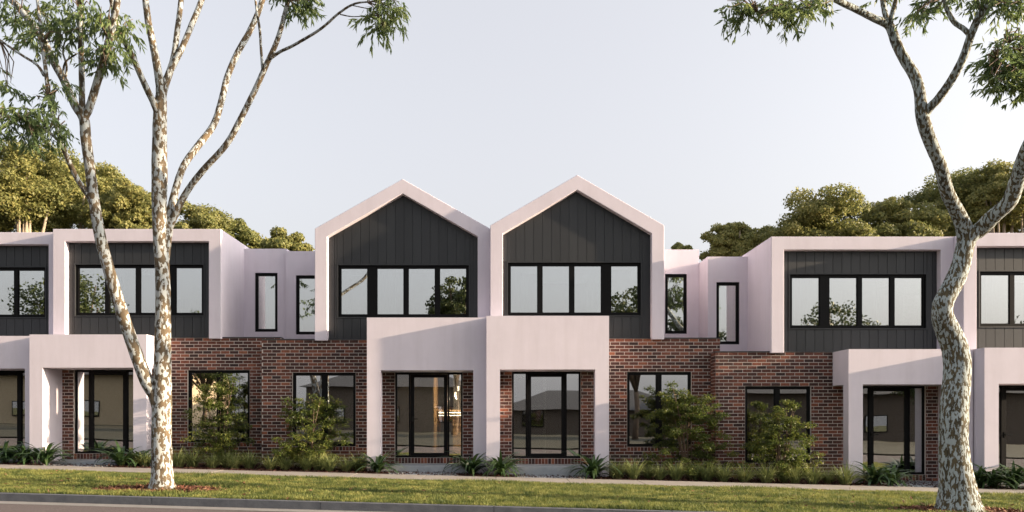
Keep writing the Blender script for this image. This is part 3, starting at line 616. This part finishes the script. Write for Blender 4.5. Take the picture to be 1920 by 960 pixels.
RF = [(1420,22,-1.3),(1420,22,-1.3),(1480,18,-1.2),(1480,18,-1.2),(1520,12,-1.1),(1565,-2,-.9),(1771,-5,-.9),(1771,-5,-.9),(1771,-5,-.9),(1840,25,-1.4),(1895,6,-1.4),(1915,8,-1.4),(1868,-2,-1.5),(1771,-5,-.9),(1655,0,-.2),
      (1870,110,-1.8),(1890,80,-1.7),(1870,110,-1.8),(1900,130,-1.7),(1915,95,-1.6),(1870,110,-1.8),(1900,130,-1.7),(1930,165,-1.5),(1890,80,-1.7),(1930,165,-1.5)]
mb = MB(); twigs(mb, RC, DR, RF); tag(mb.build('twigs', M['twig'], trr), kind='stuff')
TOP = [(x_, y_, 75, z_, 1.0) for x_, y_, z_ in ((1420,-110,-1.4),(1530,-120,-1),(1640,-150,0),(1720,-140,-.8),(1800,-160,-.7),(1900,-120,-1.6),(1990,-60,-1.7),(2030,60,-1.6),(2000,160,-1.6))] + [(1500+55*i, -130-120*(i%3)-60*((i*7)%4), 95, -1.8+0.45*((i*5)%9), 4.5) for i in range(11)]  # denser unseen clumps are added to shade the forked tree's upper limbs
finish_leaves('crown', hang_leaves(RC+TOP, DR, 320, (0.09,0.15), 0.75), M['leaf_gum'], trr)

# ---------------------------------------------------------------- trees behind the houses
def clump_tree(name, px, d, top_py, rx_px, label, group, seed, leaf_m='leaf_back', n=15000, leaf=0.26, squash=0.8, trunk_m='pale_trunk', xy=None, height=None, rx=None, open_=False):
    rg = np.random.default_rng(seed)
    if xy is None:
        x = WX(px, d); y = d; ztop = W(px, top_py, d).z; R = rx_px/F*d
    else:
        x, y = xy; ztop = ground(x)+height; R = rx
    g = ground(x); t = empty(name, (x,y,g), label, 'tree', group)
    Hh = ztop-g; ch = min(Hh*(0.36 if open_ else 0.72), R*2.3*squash); zc = ztop - ch/2
    ncl = 110; c = unit(rg.normal(size=(ncl,3))); rr = (rg.random((ncl,1))**0.42)*0.88
    C = c*rr*np.array([R,R,ch/2]) + np.array([x,y,zc]); cr = rg.uniform(0.09,0.27,ncl)*R
    # pull clump tops under the crown's top
    C[:,2] = np.minimum(C[:,2], ztop-cr*0.8)
    w = cr**2; idx = rg.choice(ncl, n, p=w/w.sum())
    nrm = unit(rg.normal(size=(n,3))); nrm[:,2] = np.abs(nrm[:,2])*0.35+nrm[:,2]*0.65; nrm = unit(nrm)
    P = C[idx] + nrm*cr[idx][:,None]*(rg.uniform(0.62,1.0,(n,1))+np.abs(rg.normal(0,0.17,(n,1))))*np.array([1,1,0.78])
    Dv = unit(rg.normal(size=(n,3)) + nrm*0.3 + np.array([0,0,-0.3])); Nv = unit(nrm + rg.normal(size=(n,3))*0.55)
    Dv = unit(Dv - Nv*(Dv*Nv).sum(1,keepdims=True)*0.8)
    L = rg.uniform(0.6,1.2,n)*leaf
    P = P - Dv*L[:,None]*0.5
    finish_leaves('crown', leaves(P, Dv, Nv, L, L*rg.uniform(0.45,0.7,n)), M[leaf_m], t)
    mb = MB(); b0 = Vector((x,y,g-0.1)); fk = Vector((x+rg.uniform(-.3,.3),y,g+Hh*0.30))
    mb.tube([b0,(b0+fk)/2+Vector((0.1,0,0)),fk],[0.022*Hh,0.017*Hh,0.014*Hh],8)
    if open_:
        for k in range(5):
            sx = rg.uniform(-.55,.55)*R; e = Vector((x+sx*1.25, y-R*0.25, zc+ch*0.1)); q = Vector((x+sx*0.6, y-R*0.3, g))
            mb.tube([q, q.lerp(e,0.5)+Vector((rg.uniform(-.3,.3),0,0)), e],[0.10,0.075,0.03],7)
    order = rg.permutation(ncl)[:11]
    for k in order:
        e = Vector(C[k]); m_ = fk.lerp(e,0.5)+Vector((rg.uniform(-.4,.4),rg.uniform(-.4,.4),rg.uniform(-.2,.5)))
        mb.tube([fk,m_,e],[0.010*Hh,0.007*Hh,0.003*Hh],6)
    mb.build('trunk', M[trunk_m], t, smooth=True); return t
gl = 'trees behind the townhouses'
BT = [(45,36,268,105,'broad tall tree behind the set-back flat townhouse, bare stems under its crown',1,.75),(150,39,285,95,'tall olive tree behind the forked gum, above the flat townhouse roof',2,.8),
      (245,37,335,75,'mid-height round-topped tree rising behind the forked gum trunk',3,.9),(360,38,384,90,'low spreading tree behind the corner of the flat townhouse roof',4,.7),(430,40,402,60,'small tree sloping down beside the flat townhouse roof corner',5,.8),
      (532,36,431,54,'small round tree peeping over the recessed wall between flat and gabled townhouses',6,.9),
      (1275,42,455,26,'tiny tree top just showing over the recessed wall of the gabled townhouse',7,.9),(1375,38,411,66,'rounded dark tree behind the gap between gabled and flat townhouses',8,.85),
      (1440,40,425,50,'dark low tree behind the roof corner of the flat townhouse',12,.85),(1545,37,342,105,'largest round bushy tree rising over the flat townhouse by the S-bent tree',9,.85),(1680,38,368,85,'yellow-green bushy tree over the flat roof next to the S-bent trunk',10,.8),
      (1790,41,318,95,'tall tree seen between the two limbs of the S-bent gum',11,.75),(1900,38,296,90,'tall tree with pale bare stems behind the right limb of the S-bent gum',13,.75)]
for px, d, tp, rp, lb, sd, sq in BT:
    clump_tree('background_tree', px, d, tp, rp, lb, gl, sd, squash=sq, n=int(22000+260*rp), leaf=0.155, open_=sd in (1,13))
for px, d, tp, rp, sd in ((-70,37,280,100,21),(2010,39,300,100,22)):
    clump_tree('background_tree', px, d, tp, rp, 'tree continuing the belt behind the end townhouses', gl, sd, n=26000, leaf=0.155)

# ---------------------------------------------------------------- across the street (mirrored in the glass)
for i, (x_, h, r, sd) in enumerate(((-33,12.5,4.2,31),(-24,9.5,3.2,32),(-3.6,12.6,2.6,33),(10,11.5,3.0,34),(15.5,10.2,2.6,35),(25.5,11.0,4.0,36),(33,9.2,3.6,37),(44,12,5,38),(-45,12,5,39))):
    clump_tree('street_tree', 0,0,0,0, 'dark street tree across the road, mirrored in the window glass', 'trees across the road', sd, 'leaf_dark', 7000, 0.28, 0.9, 'twig', xy=(x_, -18+random.uniform(-2,2)), height=h, rx=r)
for i, (x0, x1, h, lb) in enumerate(((-47,-28,4.6,'low tan house with hipped roof mirrored in the set-back townhouse glass'),(-17.5,-2.5,4.0,'low tan house with hipped roof mirrored in the forked-tree townhouse windows'),(0,17.5,2.3,'low tan house with hipped roof mirrored in the gabled townhouse doors'),(20,46,4.2,'low tan house with hipped roof mirrored in the flat townhouse by the S-bent tree'))):
    g = ground((x0+x1)/2)-0.1; hz = empty('bungalow', ((x0+x1)/2,-28,g), lb, 'house', 'bungalows across the road')
    MB().box(x0,x1,-36,-27,g-0.3,g+h).build('wall', M['cream'] if i == 0 else M['opp'], hz)
    r_ = MB(); a_ = 0.5; r_.add([(x0-a_,-36-a_,g+h),(x1+a_,-36-a_,g+h),(x1+a_,-27+a_,g+h),(x0-a_,-27+a_,g+h),(x0+4.5,-31.5,g+h+1.9),(x1-4.5,-31.5,g+h+1.9)],[(0,1,5,4),(1,2,5),(2,3,4,5),(3,0,4),(3,2,1,0)])
    r_.build('roof', M['roof'], hz)
    for k in range(3):
        xx = x0+(x1-x0)*(k+0.5)/3; wv = MB(); wv.box(xx-1,xx+1,-26.98,-26.93,g+0.8,g+2.3); wo = wv.build('window', M['black'], hz)
        MB().box(xx-0.92,xx+0.92,-26.93,-26.92,g+0.88,g+2.22).build('pane', M['glass'], wo)

# ---------------------------------------------------------------- shrubs
def shrub(px, py_base, d, w_px, top_py, label, seed, n=11500):
    rg = np.random.default_rng(seed); rd = random.Random(seed)
    x = WX(px, d); g = ground(x); t = empty('shrub', (x,d,g), label, 'shrub', 'shrubs against the brick walls')
    R = w_px/2/F*d; Hh = W(px, top_py, d).z - g
    mb = MB(); pads = []
    for k in range(9):
        an = rd.uniform(0,6.28); lean = rd.uniform(0.1,0.55)*R
        p0 = Vector((x+rd.uniform(-.06,.06), d+rd.uniform(-.05,.05), g-0.05)); tip = Vector((x+math.cos(an)*lean, d+math.sin(an)*lean*0.6-0.05, g+Hh*(rd.uniform(0.72,0.9) if k else 0.95)))
        mid = p0.lerp(tip,0.45)+Vector((rd.uniform(-.08,.08),rd.uniform(-.06,.06),0.05))
        S = spline([(*p0,0.018),(*mid,0.013),(*tip,0.005)],5); mb.tube([s[:3] for s in S],[s[3] for s in S],6)
        for j in range(9):
            f = rd.uniform(0.22,1.0); q = S[int(f*(len(S)-1))]; q = Vector(q[:3])
            hgt = (q.z-g)/Hh; reach = R*max(0.16, 1.08-1.15*abs(hgt-0.30)**1.15)*rd.uniform(0.35,1.0)
            a2 = rd.uniform(0,6.28); e = Vector((x+math.cos(a2)*reach, d+math.sin(a2)*reach*0.62-0.06, q.z+rd.uniform(-0.06,0.10)*Hh))
            if e.y > d+0.42: e.y = d+0.42
            mb.tube([q,(q+e)/2+Vector((0,0,0.06)),e],[0.006,0.004,0.002],4); pads.append((e, rd.uniform(0.11,0.21))); pads.append(((q+e)/2+Vector((0,0,0.05)), rd.uniform(0.09,0.16)))
        pads.append((tip, 0.17))
    mb.build('stems', M['twig'], t)
    C = np.array([p[0] for p in pads]); r = np.array([p[1] for p in pads])
    idx = rg.choice(len(r), n, p=r/r.sum())
    P = C[idx] + unit(rg.normal(size=(n,3)))*(rg.random((n,1))**0.5)*r[idx][:,None]*np.array([1,1,0.45])
    out = P - np.array([x,d,0]); out[:,2] = 0
    D = unit(unit(out)*0.7 + rg.normal(size=(n,3))*0.6 + np.array([0,0,-0.25])); Nv = unit(rg.normal(size=(n,3))*0.5+np.array([0,0,1.0]))
    finish_leaves('foliage', leaves(P, D, Nv, rg.uniform(0.04,0.075,n), rg.uniform(0.022,0.038,n)), M['leaf_shrub'], t)
shrub(410, 870, 18.9, 132, 694, 'leafy green shrub in front of the ground window behind the forked tree', 51)
shrub(577, 880, 18.6, 150, 735, 'broad low green shrub beside the window of the shaded-porch townhouse', 52)
shrub(1290, 890, 18.0, 190, 712, 'largest spreading green shrub between the gabled and flat townhouses on brick', 53, 17000)
shrub(1462, 895, 17.6, 140, 745, 'green shrub before the window of the flat townhouse by the S-bent tree', 54)

# ---------------------------------------------------------------- strappy plants and grass tufts
def blades_mesh(name, seed, n, Lr, wd, up, droop, seg=5, fold=0.0, base_r=0.05):
    rg = np.random.default_rng(seed); V = []; Fc = []
    for i in range(n):
        an = rg.uniform(0,2*math.pi); L = rg.uniform(*Lr); el = rg.uniform(*up); w = wd*rg.uniform(0.7,1.15)
        d = np.array([math.cos(an),math.sin(an),0]); s = np.array([-math.sin(an),math.cos(an),0])
        p = d*rg.uniform(0,base_r); dr = rg.uniform(*droop); e = el; o = len(V); st = L/seg
        tw = rg.uniform(-0.5,0.5)
        for k in range(seg+1):
            f = k/seg; hw = w*0.5*(0.35+1.3*f if f < 0.5 else max(0.02, 2*(1-f)*1.0))
            sv = s*math.cos(tw*f)+np.array([0,0,1])*math.sin(tw*f)
            V.append(tuple(p-sv*hw)); V.append(tuple(p+sv*hw))
            p = p + (d*math.cos(e)+np.array([0,0,math.sin(e)]))*st; e -= dr/seg
        for k in range(seg): Fc.append((o+2*k,o+2*k+1,o+2*k+3,o+2*k+2))
    me = bpy.data.meshes.new(name); me.from_pydata(V, [], Fc); return me
SM = [blades_mesh('strap_leaves', 60+i, 74, (0.45,0.95), 0.075, (0.75,1.5), (1.3,2.6), 7) for i in range(4)]
TM = [blades_mesh('tuft_blades', 70+i, 240, (0.28,0.56), 0.015, (0.85,1.55), (0.4,1.9), 5, base_r=0.10) for i in range(4)]
def plant(name, me, m, px, d, s, label, cat, group):
    x = WX(px, d); me2 = me
    o = link(name, me2, m); o.location = (x, d, ground(x)); o.rotation_euler = (0,0,random.uniform(0,6.28)); s *= 1.15 if name == 'strappy_plant' else 1.05; o.scale = (s,s,s*random.uniform(0.92,1.08))
    ORG[o.name] = Vector(o.location); return tag(o, label, cat, group)
SP = [(8,18.75,.95,0),(48,18.6,.95,0),(85,18.5,1.0,0),(228,18.35,1.05,1),(262,18.5,.8,1),(708,18.0,1.0,2),(884,17.9,1.0,3),(940,17.7,1.0,4),(1113,17.6,1.0,5),(1638,17.25,.95,6),(1672,17.2,.9,6),(1835,16.95,.9,7),(1862,17.0,1.0,7),(1900,16.95,1.0,7),(1935,16.9,1,7)]
SL = ['dark strappy plant in the row before the set-back flat townhouse porch','dark strappy plant by the door step behind the forked tree','dark strappy plant at the brick-side pier of the shaded porch',
      'dark strappy plant at the inner pier of the shaded porch','dark strappy plant at the inner pier of the sunlit porch','dark strappy plant at the brick-side pier of the sunlit porch','dark strappy plant before the glass door beside the S-bent tree','dark strappy plant in the row just beyond the S-bent trunk']
for i, (px, d, s, k) in enumerate(SP): plant('strappy_plant', SM[i%4], M['leaf_strap'], px, d, s, SL[k], 'plant', 'strappy plants along the porches')
TP = [(px, d, 0) for px, d in ((272,18.45),(335,18.4),(362,18.5),(398,18.35),(425,18.6),(440,18.35),(468,18.4))] + [(px, d, 1) for px, d in ((507,18.2),(536,18.25),(575,18.15),(598,18.3),(618,18.05),(650,18.1),(672,18.3))] +      [(px, d, 2) for px, d in ((1158,17.6),(1188,17.5),(1215,17.8),(1237,17.5),(1268,17.45),(1302,17.6),(1325,17.4))] + [(px, d, 3) for px, d in ((1356,17.3),(1396,17.25),(1437,17.2),(1470,17.4),(1490,17.15),(1524,17.1),(1552,17.3),(1585,17.05))]
TL = ['spiky grass tuft in the bed under the window behind the forked tree','spiky grass tuft in the bed beside the shaded porch','spiky grass tuft in the bed beside the sunlit gabled porch','spiky grass tuft in the bed along the brick by the S-bent tree']
for i, (px, d, k) in enumerate(TP): plant('grass_tuft', TM[i%4], M['leaf_tuft'], px, d, random.uniform(0.85,1.15)*(1.25 if px == 1585 else 1), TL[k], 'plant', 'grass tufts '+('behind the forked tree','beside the shaded porch','beside the sunlit porch','along the last brick wall')[k])

# ---------------------------------------------------------------- lawn blades, mulch, pebbles
def street_pts(n, a, b, x0, x1, rg):
    x = rg.uniform(x0,x1,n); o = rg.uniform(b,a,n); return x, o-0.0617*x
def blades(n, a, b, x0, x1, h, w, seed, keep=None):
    rg = np.random.default_rng(seed); x, y = street_pts(n, a, b, x0, x1, rg)
    if keep is not None: k = keep(x,y); x, y = x[k], y[k]
    n = len(x); z = -0.0195*x - 0.004
    an = rg.uniform(0,2*np.pi,n); hh = rg.uniform(*h,n)*(0.75+0.35*np.sin(x*1.7+np.sin(y*2.3)*1.5)*np.sin(y*1.9+x*0.6)); ww = rg.uniform(*w,n)*0.5
    B = np.stack([x,y,z],1); s = np.stack([np.cos(an),np.sin(an),np.zeros(n)],1)*ww[:,None]
    tip = B + np.stack([rg.normal(0,.45,n)*hh,rg.normal(0,.45,n)*hh,hh],1)
    return np.stack([B-s,B+s,tip],1)
mL, mR = W(304,917,DL), W(1798,955,DR)
def off_mulch(x, y):
    r1 = ((x-mL.x)/1.15)**2+((y-mL.y)/0.62)**2; r2 = ((x-mR.x-0.1)/1.05)**2+((y-mR.y)/0.6)**2
    return (np.minimum(r1, r2) > 1 + 0.5*np.sin(x*9)*np.sin(y*11))
gm = quads_mesh('grass', blades(300000, 16.06, KB+0.0, -14.5, 13.5, (0.03,0.095), (0.010,0.020), 81, off_mulch))
tag(link('grass', gm, M['grass']), 'short sunlit yellow-green grass of the street verge', 'grass', kind='stuff')
def chips(name, cx, cy, rx, ry, n, seed, label):
    rg = np.random.default_rng(seed); an = rg.uniform(0,6.283,n); r = np.sqrt(rg.random(n))*rg.uniform(0.85,1.1,n)
    x = cx+np.cos(an)*r*rx; y = cy+np.sin(an)*r*ry; z = -0.0195*x + rg.uniform(0.004,0.04,n)*(1.1-r*0.7)
    D = unit(rg.normal(size=(n,3))*np.array([1,1,0.3])); P = np.stack([x,y,z],1)
    me = quads_mesh(name, leaves(P, D, unit(rg.normal(size=(n,3))*0.5+np.array([0,0,1])), rg.uniform(0.03,0.09,n), rg.uniform(0.015,0.035,n)))
    tag(link(name, me, M['chips']), label, 'mulch', kind='stuff')
chips('bark_mulch', mL.x, mL.y, 1.15, 0.62, 5000, 91, 'reddish bark mulch round the forked tree')
chips('bark_mulch', mR.x+0.1, mR.y, 1.05, 0.6, 5000, 92, 'reddish bark mulch round the S-bent tree')
rg = np.random.default_rng(93); n = 26000; x, y = street_pts(n, 19.6, 17.32, -14, 13.5, rg); z = -0.0195*x+rg.uniform(0,0.03,n)
me = quads_mesh('bed_mulch', leaves(np.stack([x,y,z],1), unit(rg.normal(size=(n,3))*np.array([1,1,0.3])), unit(rg.normal(size=(n,3))*0.5+np.array([0,0,1])), rg.uniform(0.03,0.08,n), rg.uniform(0.015,0.03,n)))
ok = tag(link('bed_mulch', me, M['mulch']), 'dark bark mulch of the garden bed', 'mulch', kind='stuff')
for Hh in (H1,H2,H3,H4):
    root, X, Z, d = Hh; pm = MB(); rd = random.Random(int(abs(root.location.x)*100))
    for u0 in (d['d0']+0.02, d['d1']-0.45):
        for k in range(14):
            x_ = X(u0+rd.uniform(0,0.45)); y_ = street(17.32,x_)+rd.uniform(0.0,0.5); r_ = rd.uniform(0.015,0.032); z_ = ground(x_)+0.012
            if y_ > d['DB']-0.95: y_ = d['DB']-0.95-rd.random()*0.1
            pm.tube([(x_,y_,z_-0.01),(x_,y_,z_+r_*0.35),(x_,y_,z_+r_*0.8)],[r_,r_,r_*0.45],6,0.3)
    tag(pm.build('pebbles', M['pebble'], smooth=True), 'loose grey pebbles edging the entry path', 'pebbles', kind='stuff')

rg = np.random.default_rng(97); n = 900                      # fallen gum leaves and bark on verge, path and kerb side
cxs = np.where(rg.random(n) < 0.5, mL.x, mR.x); x = cxs + rg.normal(0,3.2,n); y = np.where(cxs == mL.x, mL.y, mR.y) + rg.normal(0,1.6,n)
off = y + 0.0617*x; k = (off > KB-0.02) & (off < 17.25); x, y, off = x[k], y[k], off[k]; n = len(x)
z = -0.0195*x + np.where(off > 16.04, 0.022, np.where(off < KB+0.02, 0.012, 0.05)) + rg.uniform(0,0.01,n)
me = quads_mesh('leaf_litter', leaves(np.stack([x,y,z],1), unit(rg.normal(size=(n,3))*np.array([1,1,0.2])), unit(rg.normal(size=(n,3))*0.3+np.array([0,0,1])), rg.uniform(0.05,0.13,n), rg.uniform(0.018,0.035,n)))
tag(link('leaf_litter', me, M['chips']), 'scattered dry leaves and bark under the gum trees', 'leaf litter', kind='stuff')
